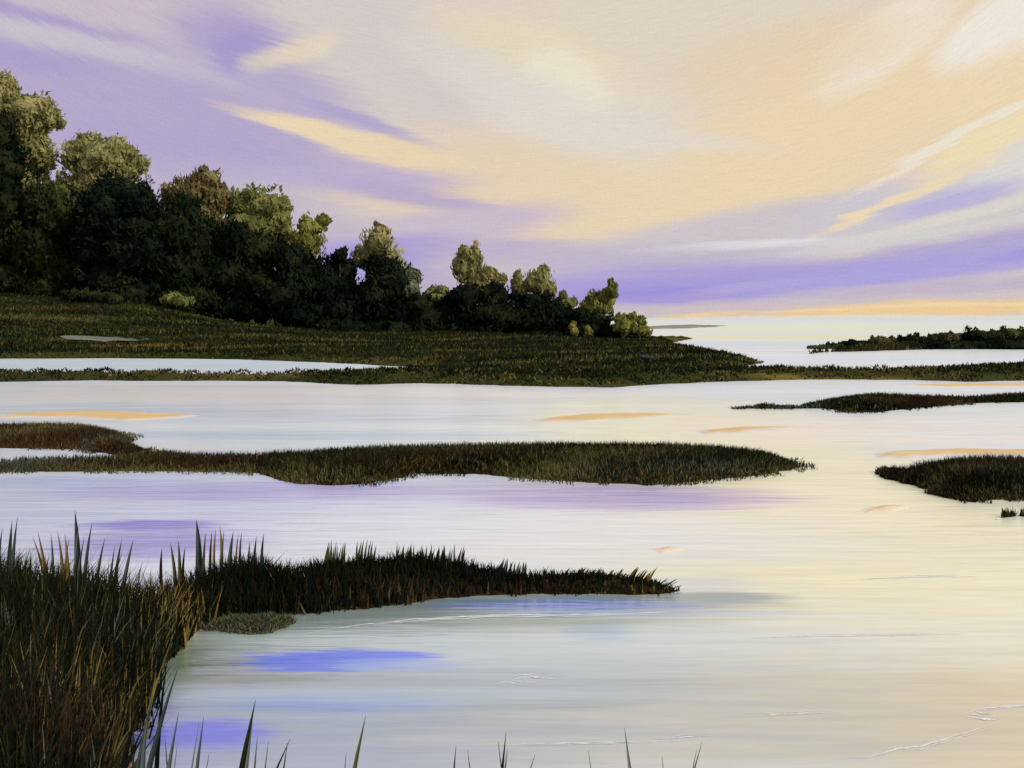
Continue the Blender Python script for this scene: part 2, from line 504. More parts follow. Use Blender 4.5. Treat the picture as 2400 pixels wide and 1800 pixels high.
M['water'] = water_material()
M['foam'] = bpy.data.materials.new('foam'); M['foam'].use_nodes = True
_n = Nodes(M['foam'].node_tree)
_g = _n.new('ShaderNodeNewGeometry')
_z = _n.noise(_n.vec('MULTIPLY', _g.outputs['Position'], (6, 22, 0)), 1.0, 3.0, .6)
_d = _n.new('ShaderNodeBsdfDiffuse'); _n.link(_n.ramp(_z.outputs[0], [(.35, (.54, .55, .55, 1)), (.65, (.70, .72, .76, 1))]), _d.inputs[0])
_o = _n.new('ShaderNodeOutputMaterial'); _n.link(_d.outputs[0], _o.inputs[0])
M['puddle'] = ground_mat('puddle_water', [(.3, (.09, .10, .08)), (.7, (.17, .18, .15))], (.3, 1, 1))

# ------------------------------------------------------------------ water
wx = [-9000, -600, -60, 60, 600, 9000]
wy = [-400, 0, 30, 300, 2500, 14000]
vv = [(x, y, 0.0) for y in wy for x in wx]
ff = [[j * 6 + i, j * 6 + i + 1, (j + 1) * 6 + i + 1, (j + 1) * 6 + i] for j in range(5) for i in range(5)]
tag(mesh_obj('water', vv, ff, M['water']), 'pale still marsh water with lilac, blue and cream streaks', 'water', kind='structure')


# ------------------------------------------------------------------ land
def signed_distance(px, py, poly):
    poly = np.asarray(poly, float)
    a, b = poly, np.roll(poly, -1, axis=0)
    best = np.full(px.shape, 1e9)
    inside = np.zeros(px.shape, bool)
    for (ax, ay), (bx, by) in zip(a, b):
        dx, dy = bx - ax, by - ay
        L2 = dx * dx + dy * dy + 1e-12
        t = np.clip(((px - ax) * dx + (py - ay) * dy) / L2, 0, 1)
        best = np.minimum(best, np.hypot(px - ax - t * dx, py - ay - t * dy))
        cond = ((ay > py) != (by > py)) & (px < (bx - ax) * (py - ay) / (by - ay + 1e-12) + ax)
        inside ^= cond
    return np.where(inside, best, -best)


def wobble(x, y, s, amp, seed=0.0):
    return amp * (np.sin(x * s + seed) * np.cos(y * s * 1.3 + seed * 2) + .6 * np.sin(x * s * 2.3 + y * s * 1.9 + seed * 3)
                  + .4 * np.sin(x * s * 5.1 - y * s * 4.3 + seed))


class Land:
    def __init__(self, name, poly, cell, slope, top, mat, label, cat, hill=None, rough=.03, edge=.1, seed=1.0):
        self.poly = np.asarray(poly)
        self.slope, self.top, self.hill, self.rough, self.edge, self.seed = slope, top, hill, rough, edge, seed
        x0, y0 = self.poly.min(0) - 3 * max(cell); x1, y1 = self.poly.max(0) + 3 * max(cell)
        nx = max(8, int((x1 - x0) / cell[0])); ny = max(8, int((y1 - y0) / cell[1]))
        X, Y = np.meshgrid(np.linspace(x0, x1, nx), np.linspace(y0, y1, ny))
        s, Z = self.height(X, Y)
        keep = s > -max(cell) * 2.2
        V = np.stack([X, Y, Z], -1).reshape(-1, 3)
        idx = np.arange(nx * ny).reshape(ny, nx)
        q = np.stack([idx[:-1, :-1], idx[:-1, 1:], idx[1:, 1:], idx[1:, :-1]], -1).reshape(-1, 4)
        kq = keep.reshape(-1)[q].any(1)
        q = q[kq]
        used, inv = np.unique(q, return_inverse=True)
        self.obj = mesh_obj(name, V[used], inv.reshape(-1, 4), mat, smooth=True)
        tag(self.obj, label, cat, kind='structure')

    def height(self, x, y):
        s = signed_distance(x, y, self.poly) + wobble(x, y, 1.0 / max(self.edge * 6, .2), self.edge, self.seed)
        s = s + wobble(x, y, 1.0 / max(self.edge * 1.6, .05), self.edge * .5, self.seed + 5)
        z = np.clip(s * self.slope, -.25, self.top)
        z = np.where(s > 0, z + np.clip(s, 0, 1) * wobble(x, y, 2.5 / max(self.edge * 6, .3), self.rough, self.seed + 2), z)
        if self.hill is not None:
            z = np.where(s > 0, z + self.hill(x, y) * np.clip(s / 6, 0, 1), z)
        return s, z

    def shallows(self, n, reach, region=None):
        lo, hi = self.poly.min(0) - reach, self.poly.max(0) + reach
        out, tot = [], 0
        for _ in range(80):
            p = rng.uniform(lo, hi, (6000, 2))
            s, z = self.height(p[:, 0], p[:, 1])
            ok = (s < .03) & (s > -reach * rng.random(len(s)) ** 1.6) & (np.sin(p[:, 0] * 2.1 + 1.5 * np.sin(p[:, 0] * .7)) + .6 * np.sin(p[:, 0] * 5.3) > -.35)
            if region is not None:
                ok &= region(p[:, 0], p[:, 1], s)
            p = np.column_stack([p[ok], 0 * s[ok], s[ok]])
            out.append(p); tot += len(p)
            if tot >= n:
                break
        return np.concatenate(out)[:n]

    def scatter(self, n, region=None):
        """random points on the dry part"""
        lo, hi = self.poly.min(0), self.poly.max(0)
        out = []
        tot = 0
        for _ in range(60):
            p = rng.uniform(lo, hi, (max(n * 3, 2000), 2))
            s, z = self.height(p[:, 0], p[:, 1])
            ok = z > 0.0
            if region is not None:
                ok &= region(p[:, 0], p[:, 1], s)
            p = np.column_stack([p[ok], z[ok], s[ok]])
            out.append(p); tot += len(p)
            if tot >= n:
                break
        return np.concatenate(out)[:n]


def tuft_arrays(p, h, w, lean, azm, bend=.35, segs=3):
    """p (n,3) bases; returns verts, tri faces of tapered curved blades"""
    n = len(p)
    yaw = rng.uniform(0, math.pi, n)
    side = np.column_stack([np.cos(yaw) * 1.0, np.sin(yaw) * .55, np.zeros(n)])
    ld = np.column_stack([np.cos(azm), np.sin(azm), np.zeros(n)])
    V = []
    for k in range(segs):
        t = k / segs
        ctr = p + ld * (lean * h)[:, None] * (t + bend * t * t) + np.column_stack([np.zeros((n, 2)), h * t * (1 - .12 * t)])
        ww = (w * (1 - .12 * k - .55 * t * t) * .5)[:, None]
        V += [ctr - side * ww, ctr + side * ww]
    V.append(p + ld * (lean * h)[:, None] * (1 + bend) + np.column_stack([np.zeros((n, 2)), h * .88]))
    V = np.stack(V, 1)
    nv = 2 * segs + 1
    tris = []
    for k in range(segs - 1):
        a = 2 * k
        tris += [(a, a + 1, a + 3), (a, a + 3, a + 2)]
    a = 2 * (segs - 1)
    tris.append((a, a + 1, a + 2))
    T = np.array(tris)
    F = (T[None] + (np.arange(n) * nv)[:, None, None]).reshape(-1, 3)
    return V.reshape(-1, 3), F, len(tris)


def grass(name, land, n, height, width, mats, pick, label, cat='grass', lean=.25, region=None, segs=3, sink=.02, shore=None):
    p = land.scatter(n, region)
    if shore:
        p = np.concatenate([p, land.shallows(shore[0], shore[1], region)])
    n = len(p)
    h = height(p[:, 0], p[:, 1], p[:, 3]) * rng.uniform(.65, 1.2, n)
    w = width * rng.uniform(.6, 1.4, n)
    base = p[:, :3].copy(); base[:, 2] -= sink
    V, F, nt = tuft_arrays(base, h, w, np.abs(rng.normal(0, lean, n)), rng.uniform(0, 2 * math.pi, n), segs=segs)
    mi = pick(p[:, 0], p[:, 1], p[:, 3])
    o = mesh_obj(name, V, F, [M[k] for k in mats], mat_idx=np.repeat(mi, nt))
    return tag(o, label, cat, kind='stuff')


def chooser(weights, amp=1.1, fine=1.0):
    """weights(x,y,s) -> (n,k) array of weights"""
    def f(x, y, s):
        w = np.maximum(weights(x, y, s), 0)
        q = .5 * fine / max(float(np.ptp(y)) * .06, .12)
        for k in range(w.shape[1]):
            a = 1.7 * k + .6
            w[:, k] *= np.exp(amp * (np.sin(x * q * .55 + a * 2.1 + 1.3 * np.sin(y * q * .9 + a)) * np.cos(y * q * 1.3 + a) + .6 * np.sin(x * q * 1.7 - y * q * 2.1 + a * 3)))
        cw = np.cumsum(w / w.sum(1, keepdims=True), 1)
        return (rng.random(len(x))[:, None] > cw).sum(1).clip(0, w.shape[1] - 1)
    return f


def up(pts, z):
    return [ground_at(x, y, z) for x, y in pts]


# ---- the wooded bank and the low strip in front of it
TREE_D = 125.0
hx = np.array([-90, -56, -41, -35, -31, -10.5, 15, 60])
hz_ = np.array([6.0, 5.1, 4.0, 2.7, 1.9, .55, .1, 0])


def bank_hill(x, y):
    t = np.clip((y - 74) / (TREE_D - 74), 0, 1)
    return np.interp(x, hx, hz_) * (t * t * (3 - 2 * t)) + .25 * t * np.sin(x * .21 + y * .13)


poly = up([(-500, 777), (-100, 776), (0, 775), (250, 774), (500, 776), (700, 783), (850, 791), (960, 796), (1010, 800), (960, 803)], 0)
poly += up([(850, 808), (740, 812), (650, 814), (500, 814), (250, 812), (0, 813), (-500, 813)], .05)
poly += up([(-500, 826), (0, 825), (200, 822), (450, 823), (600, 823), (700, 829), (780, 831), (900, 828), (1050, 832), (1200, 836), (1330, 836),
            (1450, 828), (1600, 823), (1750, 820), (1950, 820), (2090, 825), (2212, 822), (2700, 821)], 0)
poly += up([(2700, 782), (2212, 784), (2100, 789), (2000, 794), (1880, 798), (1750, 797), (1640, 795), (1560, 792), (1550, 788), (1600, 782), (1650, 774)], .25)
poly += up([(1570, 764), (1500, 753), (1430, 742)], .1)
poly += [(24, 150), (0, 168), (-120, 172), (-190, 150)]
bank = Land('wooded_bank', poly, (.8, .8), .25, .3, M['bank'], 'dark green wooded bank sloping down to the water', 'bank',
            hill=bank_hill, rough=.08, edge=.16, seed=1.3)

bank_mats = ['g_dark', 'g_green', 'g_olive', 'g_ochre', 'g_rust', 'darker']


def bank_w(x, y, s):
    n = len(x)
    k = np.sin(y * .42 + .06 * x + 1.2 * np.sin(x * .045)) + .5 * np.sin(y * .93 - x * .03)
    och = ((np.abs(y - 86 - .04 * x - 2 * np.sin(x * .05)) < 1.6) & (x < 8)) * 1.0
    edge = (s < 1.0) * 1.0
    strip = (y < 57) * 1.0
    right = np.clip((x + 5) / 25, 0, 1)
    return np.column_stack([np.full(n, .7) + .7 * right + .5 * (k < 0), .7 + .4 * (k > .2) + strip * .5, .15 + .3 * edge + .25 * (k > .8) + .15 * strip,
                            .02 + .55 * och * (k > -.6) + .12 * edge, .02 + .35 * och, .35 + 1.6 * right * (y > 62)])


grass('bank_grass', bank, 110000, lambda x, y, s: np.where(y < 60, .22, .36) * np.clip(.35 + s * .3, .35, 1), .085, bank_mats, chooser(bank_w, 2.3, 3.0),
      'short dark green grass covering the wooded bank', 'bank grass', lean=.5, segs=2,
      region=lambda x, y, s: (np.abs(x) < .5 * y + 6) & (y < 126) & ~((((y - 90.6) / 2.6) ** 2 + ((x + 33) / 3.7) ** 2) < 1))

grass('bank_grass', bank, 46000, lambda x, y, s: .16 * np.clip(.5 + s * .3, .5, 1) + 0 * x, .06, bank_mats, chooser(bank_w, 2.3, 3.0),
      'short green turf on the low strip in front of the bank', 'bank grass', lean=.5, segs=2, region=lambda x, y, s: (np.abs(x) < .5 * y + 6) & (y < 62))

# ---- far right islet
isl4 = Land('far_islet', up([(1735, 757), (1775, 752), (1900, 746), (2050, 740), (2212, 738), (2500, 736)], .3)
            + up([(2500, 754), (2212, 753), (2130, 751), (2050, 753), (1900, 758), (1770, 761)], 0), (.5, .8), .3, .35, M['mud'],
            'low dark islet at the far right under bushes', 'islet', rough=.03, edge=.25, seed=2.1)
Land('far_spit', up([(1380, 706), (1440, 702.5), (1520, 702), (1575, 703.5), (1540, 706.5), (1470, 709.5), (1400, 711)], 0), (2.0, 8.0), .03, .5,
     ground_mat('hazy_far_mud', [(.3, (.16, .15, .16)), (.7, (.28, .27, .28))], (.02, .05, 1)), 'thin grey spit lying far out beyond the yellow bush', 'spit', rough=.05, edge=.6, seed=2.9)  # spit colour greyed to paint distance haze into it
# ---- right strip
isl3 = Land('reed_islet', up([(1590, 881)], .02) + up([(1640, 872)], .1) + up([(1720, 864), (1800, 854), (1850, 850), (2000, 852), (2100, 850), (2212, 845), (2500, 843)], .22)
            + up([(2500, 871), (2212, 869), (2100, 871), (2000, 879), (1900, 890), (1830, 891), (1790, 882), (1700, 883), (1640, 883)], 0),
            (.3, .4), .25, .12, M['mud'], 'narrow brown green islet reaching in from the right', 'islet', rough=.02, edge=.04, seed=3.7)
# ---- middle island
isl1 = Land('long_islet', up([(-300, 918), (-60, 916), (0, 914), (120, 912), (220, 914), (272, 922), (296, 946), (350, 966), (450, 973), (550, 973), (640, 970), (750, 962),
                              (850, 958), (1000, 955), (1150, 953), (1300, 953), (1450, 954), (1550, 958), (1650, 966)], .2) + up([(1690, 980)], .12) + up([(1722, 1003)], .02)
            + up([(1728, 1008), (1700, 1016), (1640, 1026), (1550, 1035), (1450, 1045), (1400, 1050), (1370, 1046), (1250, 1041), (1150, 1035), (1050, 1026), (960, 1023),
                  (900, 1022), (860, 1032), (800, 1044), (720, 1049), (640, 1046), (600, 1036), (560, 1022), (420, 1018), (250, 1018), (0, 1020), (-300, 1021),
                  (-300, 1008), (0, 1007), (150, 1003), (250, 1001), (300, 997), (270, 988), (225, 978), (170, 970), (0, 968), (-300, 970)], 0),
            (.16, .16), .25, .1, M['mud_brown'], 'long grassy islet crossing the middle of the water', 'islet', rough=.02, edge=.035, seed=4.4)
# ---- right near island
isl2 = Land('dark_islet', up([(1893, 1016)], .02) + up([(1905, 1003)], .12) + up([(1950, 992), (2000, 986), (2080, 983), (2212, 984), (2500, 986)], .25)
            + up([(2500, 1082), (2212, 1077), (2150, 1080), (2080, 1081), (2020, 1071), (1985, 1052), (1940, 1040), (1900, 1030)], 0),
            (.12, .12), .25, .12, M['mud_brown'], 'dark rounded islet at the right edge of the water', 'islet', rough=.02, edge=.06, seed=5.2)
isl2b = Land('tuft_islet', up([(2150, 1106), (2175, 1100), (2212, 1096), (2400, 1090)], .1)
             + up([(2400, 1118), (2212, 1116), (2170, 1114)], 0), (.08, .08), .3, .08, M['mud'],
             'tiny grassy islet just below the dark islet', 'islet', rough=.01, edge=.03, seed=6.2)
# ---- near left bank with its spit
isl5 = Land('reed_bank', up([(-500, 1170), (-60, 1172), (0, 1174), (100, 1192), (200, 1204), (300, 1208)], .58)
            + up([(420, 1200)], .42) + up([(500, 1190), (560, 1186), (620, 1196)], .32) + up([(680, 1206), (760, 1200), (850, 1190), (900, 1188)], .22)
            + up([(960, 1195), (1020, 1204)], .19) + up([(1060, 1216), (1120, 1224), (1200, 1224)], .14) + up([(1300, 1232)], .1) + up([(1400, 1247), (1450, 1265)], .05)
            + up([(1470, 1274), (1450, 1281), (1400, 1284), (1250, 1284), (1100, 1283), (1000, 1290), (900, 1301), (800, 1315), (700, 1322), (600, 1328),
                  (500, 1336), (430, 1356), (400, 1400), (345, 1440), (322, 1520), (295, 1580), (270, 1630), (240, 1700), (180, 1900), (-500, 1900)], 0),
            (.09, .09), .3, .12, M['mud_brown'], 'brown muddy reed bank with a long spit', 'bank', rough=.02, edge=.025, seed=7.7)


moss = Land('moss_mound', up([(440, 1362), (470, 1346), (520, 1340), (590, 1338), (640, 1342), (618, 1354), (590, 1369), (540, 1370), (490, 1364)], 0), (.03, .03), .35, .05,
            ground_mat('moss', [(.3, (.05, .06, .03)), (.7, (.12, .135, .075))], (2, 4, 2)), 'low grey green moss mound in the water under the reed bank', 'mound',
            rough=.01, edge=.02, seed=9.4)

# ---- grass on the islands
def w4(x, y, s):
    n = len(x)
    return np.column_stack([np.full(n, 1.0), np.full(n, .5), np.full(n, .35), np.full(n, .25)])


grass('islet_grass', isl4, 9000, lambda x, y, s: .4 + 0 * x, .08, ['g_dark', 'g_green', 'g_olive', 'g_brown'], chooser(w4),
      'dark rough grass on the far right islet', 'grass', lean=.4, segs=2, region=lambda x, y, s: x < .5 * y + 5)


def w3(x, y, s):
    n = len(x)
    br = (np.sin(x * .55 + .8) > .1) * 1.0
    return np.column_stack([np.full(n, 1.0) - .4 * br, .5 - .2 * br + .5 * (x > 17.5), np.full(n, .22), .15 + .9 * br, .15 * br, np.full(n, .12)])


MIX = ['g_dark', 'g_green', 'g_olive', 'g_brown', 'g_rust', 'g_grey', 'g_ochre', 'g_black']
grass('islet_grass', isl3, 22000, lambda x, y, s: .30 * np.clip(.3 + s * .5, .3, 1), .035, MIX[:6], chooser(w3, 1.8),
      'brown and green grass on the narrow right islet', 'grass', lean=.3, segs=2, region=lambda x, y, s: x < .5 * y + 4, shore=(2500, .5))


def w1(x, y, s):
    n = len(x)
    xa = x / y * 20.0                     # bearing along the islet
    left = np.clip((-3.4 - xa) / 1.2, 0, 1)
    farL = np.clip((-6.8 - xa) / .5, 0, 1)
    edge = (s < .55) * 1.0
    tongue = ((y < 18.9) & (xa < -3.6)) * 1.0
    right = np.clip((xa - 4.0) / 2.0, 0, 1)
    green_patch = (np.sin(xa * 1.7) > .55) * 1.0
    return np.column_stack([.9 * (1 - left), .9 * (1 - left) + .4 * right, .12 + .6 * edge * (1 - left) + 1.4 * tongue + .2 * green_patch,
                            .1 + 1.6 * left * (1 - tongue) + .6 * farL, .03 + .12 * left + .10 * edge, .10 * edge + .03, .03 * edge + .02, .25 * (1 - left)])


grass('islet_grass', isl1, 80000, lambda x, y, s: .23 * np.clip(.35 + s * .8, .35, 1), .02, MIX, chooser(w1, 1.8),
      'dark green and brown grass on the long islet', 'grass', lean=.35, segs=2, region=lambda x, y, s: (np.abs(x) < .5 * y + 2), shore=(9000, .38))


def w2(x, y, s):
    n = len(x)
    right = np.clip((x / y * 18 - 6.9) / 1.0, 0, 1)
    edge = (s < .35) * 1.0
    back = (y > 20.5) * 1.0
    return np.column_stack([np.full(n, .8), .15 + .9 * right, .12 + .5 * edge, .75 * (1 - right) + .2, .10 + .1 * edge, np.full(n, .05), .05 + .3 * back * (1 - right), np.full(n, .45)])


grass('islet_grass', isl2, 30000, lambda x, y, s: .27 * np.clip(.35 + s * .9, .35, 1), .02, MIX, chooser(w2, 1.8),
      'brown black grass on the dark right islet', 'grass', lean=.35, segs=2, region=lambda x, y, s: (x < .5 * y + 2), shore=(3500, .3))
grass('islet_grass', isl2b, 900, lambda x, y, s: .13 + 0 * x, .03, ['g_dark', 'g_green', 'g_olive', 'g_brown'], chooser(w4),
      'short olive grass on the tiny islet', 'grass', lean=.3, segs=2, region=lambda x, y, s: (x < .5 * y + 2))


def h5(x, y, s):
    b = x / y                            # bearing
    return np.interp(b, [-.45, -.34, -.28, -.22, -.17, -.10, -.06, .0, .08, .16], [.60, .54, .42, .31, .24, .22, .20, .16, .12, .09]) * np.clip(.8 + s * .5, .8, 1)


def w5(x, y, s):
    n = len(x)
    b = x / y
    near = np.clip((9.2 - y) / 1.5, 0, 1)
    left = np.clip((-.24 - b) / .08, 0, 1)
    tip = np.clip((b - .02) / .08, 0, 1)
    edge = (s < .22) * 1.0
    mid = np.clip((b + .25) / .1, 0, 1) * (1 - tip)
    och = 1.6 * np.exp(-((x + 2.5) ** 2 + (y - 8.85) ** 2) / .16) + 1.3 * np.exp(-((x + 2.17) ** 2 + (y - 6.5) ** 2) / .2) + .5 * np.exp(-((x + 2.9) ** 2 + (y - 6.4) ** 2) / .3)
    return np.column_stack([1.0 - .3 * mid, .26 + .1 * left, .02 + .55 * tip + .05 * edge, .16 + .75 * mid, .01 + .02 * near + .30 * edge * mid,
                            .015 * left + .01, 0 * near + .14 * tip + och, .8 + .5 * tip * edge])


grass('reed_grass', isl5, 34000, h5, .020, MIX, chooser(w5, 1.5), 'dense dark reeds massed on the near left bank', 'reeds', lean=.24, segs=4,
      region=lambda x, y, s: (np.abs(x) < .5 * y + 1.2) & (y > 4.0), shore=(900, .09))

grass('moss_grass', moss, 2600, lambda x, y, s: .07 + 0 * x, .016, ['g_grey', 'g_olive', 'g_green'], lambda x, y, s: rng.integers(0, 3, len(x)),
      'short grey green grass on the moss mound', 'grass', lean=.6, segs=2)

# ---- sand bars: ochre cloud reflections shaped as low ridges
CLOUD_REFLECTIONS = [
    ('ochre sand bar against the brown left end of the long islet', [(0, 895), (120, 889), (260, 888), (360, 893), (440, 898), (360, 905), (270, 909), (140, 903), (0, 902)]),  # an ochre cloud reflection on the water
    ('orange sand bar alone in the open water', [(1160, 905), (1240, 896), (1330, 892), (1440, 893), (1500, 895), (1430, 900), (1360, 906), (1250, 911), (1170, 911)]),  # an ochre cloud reflection on the water
    ('pale ochre sand bar beside the grassy tip of the long islet', [(1500, 930), (1600, 922), (1760, 920), (1680, 928), (1600, 936), (1530, 938)]),  # an ochre cloud reflection on the water
    ('ochre sand bar behind the dark right islet', [(1885, 978), (1960, 972), (2060, 969), (2180, 970), (2330, 972), (2330, 988), (2060, 986), (1950, 990), (1890, 988)]),  # an ochre cloud reflection on the water
    ('small yellow sand bar below the dark right islet', [(1855, 1102), (1900, 1092), (1960, 1090), (1965, 1098), (1920, 1108), (1870, 1108)]),  # a yellow cloud reflection on the water
    ('small pale yellow sand bar above the reed spit', [(1395, 1187), (1440, 1180), (1480, 1184), (1470, 1193), (1430, 1195)]),  # a yellow cloud reflection on the water
    ('thin yellow sand bar in front of the right grass strip', [(1930, 832), (2060, 829), (2200, 828), (2400, 830), (2400, 834), (2200, 835), (2060, 836)]),  # a yellow cloud reflection on the water
]
for lab, pts in CLOUD_REFLECTIONS:
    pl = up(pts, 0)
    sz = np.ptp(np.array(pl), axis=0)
    Land('cloud_reflection', pl, (sz[0] / 90, sz[1] / 40), (.10 if sz[1] > 1.5 else .17), .034, M['glow_cream' if 'yellow' in lab and 'small' in lab else 'glow'], lab, 'sand bar', rough=.004, edge=float(sz[1]) * .035, seed=8.0 + len(lab))  # 'sand bar' here stands for a cloud reflection

# ---- grey puddle lying in the turf of the bank
pc = []
for k in range(28):
    a = 2 * math.pi * k / 28
    wob = 1 + .10 * math.sin(3 * a + 1) + .06 * math.sin(7 * a)
    pc.append((-33.0 + 3.4 * math.cos(a) * wob, 91.5 + 1.7 * math.sin(a) * wob + .3 * math.cos(a)))
pc = np.array(pc)
pz = bank.height(pc[:, 0], pc[:, 1])[1] + .12
pv = [(a[0], a[1], z) for a, z in zip(pc, pz)]
tag(mesh_obj('puddle', pv, [list(range(len(pv)))], M['puddle']), 'small grey puddle lying in the turf of the wooded bank', 'puddle', kind='structure')


# ------------------------------------------------------------------ trees
def unit(n):
    v = rng.normal(size=(n, 3))
    return v / np.linalg.norm(v, axis=1, keepdims=True)


def crown_arrays(lobes, leaf, density, core=.74, upright=.5):
    """lobes: list of (centre, radii); leaf sized faces spread in clumps over every lobe"""
    VV, FF, MI = [], [], []
    off = 0
    for c, r in lobes:
        c = np.array(c); r = np.array(r)
        # clumps on the lobe
        area = 4 * math.pi * ((r[0] * r[1]) ** 1.6 / 3 + (r[0] * r[2]) ** 1.6 / 3 + (r[1] * r[2]) ** 1.6 / 3) ** (1 / 1.6)
        ncl = int(np.clip(area * .55, 10, 60))
        cd = unit(ncl)
        cc = cd * r * rng.uniform(.55, .98, (ncl, 1))
        cr = rng.uniform(.16, .44, ncl) * min(r.min() * 1.15, 2.6)
        n = int(area * density)
        k = rng.integers(0, ncl, n)
        d = unit(n)
        rad = rng.uniform(.5, 1.05, (n, 1)) * np.where(rng.random((n, 1)) < .12, 1.35, 1)
        pos = c + cc[k] + d * cr[k][:, None] * rad
        outward = cc[k] / (np.abs(r) + 1e-6) + d * .7
        outward /= np.linalg.norm(outward, axis=1, keepdims=True)
        dirv = np.array([0, 0, .35 + upright]) + unit(n) * .75
        dirv = dirv - outward * (dirv * outward).sum(1, keepdims=True) * .55 + outward * .4
        dirv /= np.linalg.norm(dirv, axis=1, keepdims=True)
        nrm = outward + unit(n) * .65
        sidev = np.cross(dirv, nrm); sidev /= np.linalg.norm(sidev, axis=1, keepdims=True) + 1e-9
        L = (leaf * rng.uniform(.6, 1.4, n))[:, None]
        W = L * rng.uniform(.30, .5, (n, 1))
        up_ = np.cross(sidev, dirv)
        p0 = pos - dirv * L * .5
        p2 = pos + dirv * L * .5 - up_ * L * .08
        pm = pos + up_ * L * .05
        V = np.stack([p0, pm - sidev * W * .5, p2, pm + sidev * W * .5], 1).reshape(-1, 3)
        F = (np.arange(n)[:, None] * 4 + np.array([0, 1, 2, 3])) + off
        VV.append(V); FF.append(F); off += len(V)
        # inner mass of twigs and shaded leaves: bigger faces deep inside
        m = int(area * density * .95)
        d = unit(m)
        pos = c + d * r * (core * rng.uniform(.55, 1.0, (m, 1)))
        sidev = unit(m); dirv = np.cross(sidev, d + unit(m) * .4); dirv /= np.linalg.norm(dirv, axis=1, keepdims=True) + 1e-9
        sidev = np.cross(dirv, d); sidev /= np.linalg.norm(sidev, axis=1, keepdims=True) + 1e-9
        L = leaf * 1.7
        V = np.stack([pos - dirv * L * .5, pos - sidev * L * .33, pos + dirv * L * .5, pos + sidev * L * .33], 1).reshape(-1, 3)
        F = (np.arange(m)[:, None] * 4 + np.array([0, 1, 2, 3])) + off
        VV.append(V); FF.append(F); off += len(V)
    return np.concatenate(VV), np.concatenate(FF)


def limb(V, F, pts, radii, sides=6):
    base = len(V)
    for p, r in zip(pts, radii):
        for k in range(sides):
            a = 2 * math.pi * k / sides
            V.append((p[0] + r * math.cos(a), p[1] + r * math.sin(a), p[2]))
    for i in range(len(pts) - 1):
        for k in range(sides):
            a, b = base + i * sides + k, base + i * sides + (k + 1) % sides
            F.append([a, b, b + sides, a + sides])
    F.append([base + k for k in range(sides)][::-1])
    F.append([base + (len(pts) - 1) * sides + k for k in range(sides)])


def tree(name, label, lobes_px, d, mat, foot_px=None, leaf=.62, density=16, group=None, cat='tree', upright=.5, land=bank):
    lobes = []
    grow = 1.12 if name == 'pale_tree' else 1.0
    for (x, y, rx, ry) in lobes_px:
        rx, ry = rx * grow, ry * grow
        p = point_at(x, y, d + rng.uniform(-1.2, 1.2))
        s = K / FPX * d
        lobes.append(((p.x, p.y, p.z), (rx * s, min(max(rx, ry) * s * .8, 4.5), ry * s)))
    fx = foot_px if foot_px is not None else lobes_px[-1][0]
    X = (fx * K - 512) / FPX * d
    gz = float(land.height(np.array([X]), np.array([d]))[1][0])
    root = empty(name, (X, d, gz), label, cat, group)
    big = 1.25 if name == 'pale_tree' else 1.0
    V, F = crown_arrays(lobes, leaf * big, density / big, upright=upright)
    mesh_obj('crown', V, F, M[mat], root)
    tv, tf = [], []
    topz = max(l[0][2] for l in lobes)
    H = max(topz - gz, .5)
    r0 = .018 * H + .05
    tl = max(lobes, key=lambda l: l[0][2])
    tp = Vector(tl[0]) - Vector((0, 0, .1 * tl[1][2]))
    b0 = Vector((X, d, gz - .2))
    kn = [b0, b0.lerp(tp, .33) + Vector((.015 * H, 0, 0)), b0.lerp(tp, .66) - Vector((.01 * H, 0, 0)), tp]
    limb(tv, tf, kn, [r0, r0 * .75, r0 * .5, r0 * .18], 7)
    for (c, r) in lobes[:5]:
        s0 = min(.25 + .1 * rng.random(), .5)
        a = b0.lerp(tp, s0); b = Vector(c)
        mid = a.lerp(b, .5) + Vector((0, 0, .05 * H))
        limb(tv, tf, [a, mid, b], [r0 * .5, r0 * .32, r0 * .12], 5)
    mesh_obj('trunk', tv, tf, M['bark'], root, smooth=True)
    return root


GB = 'trees along the wooded bank'
# pale trees of the back row (their lighter leaved crowns rise behind the dark row)
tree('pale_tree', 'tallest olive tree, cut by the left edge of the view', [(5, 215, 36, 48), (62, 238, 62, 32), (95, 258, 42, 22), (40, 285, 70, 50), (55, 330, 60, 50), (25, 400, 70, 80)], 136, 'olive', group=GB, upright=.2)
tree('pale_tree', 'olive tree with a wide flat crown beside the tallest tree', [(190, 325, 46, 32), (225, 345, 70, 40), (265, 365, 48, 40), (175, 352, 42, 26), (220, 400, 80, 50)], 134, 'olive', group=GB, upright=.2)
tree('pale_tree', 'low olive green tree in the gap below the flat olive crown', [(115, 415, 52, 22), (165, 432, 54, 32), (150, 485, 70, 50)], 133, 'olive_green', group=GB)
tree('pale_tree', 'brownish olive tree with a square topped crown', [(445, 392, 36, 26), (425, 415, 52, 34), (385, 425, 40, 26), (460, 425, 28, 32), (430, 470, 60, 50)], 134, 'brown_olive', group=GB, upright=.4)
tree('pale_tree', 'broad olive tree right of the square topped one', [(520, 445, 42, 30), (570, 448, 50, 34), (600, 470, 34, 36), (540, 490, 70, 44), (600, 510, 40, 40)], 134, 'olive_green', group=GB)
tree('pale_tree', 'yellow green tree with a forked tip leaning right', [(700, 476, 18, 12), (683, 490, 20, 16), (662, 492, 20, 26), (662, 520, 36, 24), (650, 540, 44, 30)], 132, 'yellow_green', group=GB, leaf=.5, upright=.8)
tree('pale_tree', 'tall narrow olive tree alone on the skyline', [(822, 500, 16, 20), (816, 525, 27, 34), (800, 555, 42, 28), (840, 565, 34, 30)], 133, 'olive', group=GB, leaf=.5, upright=.9)
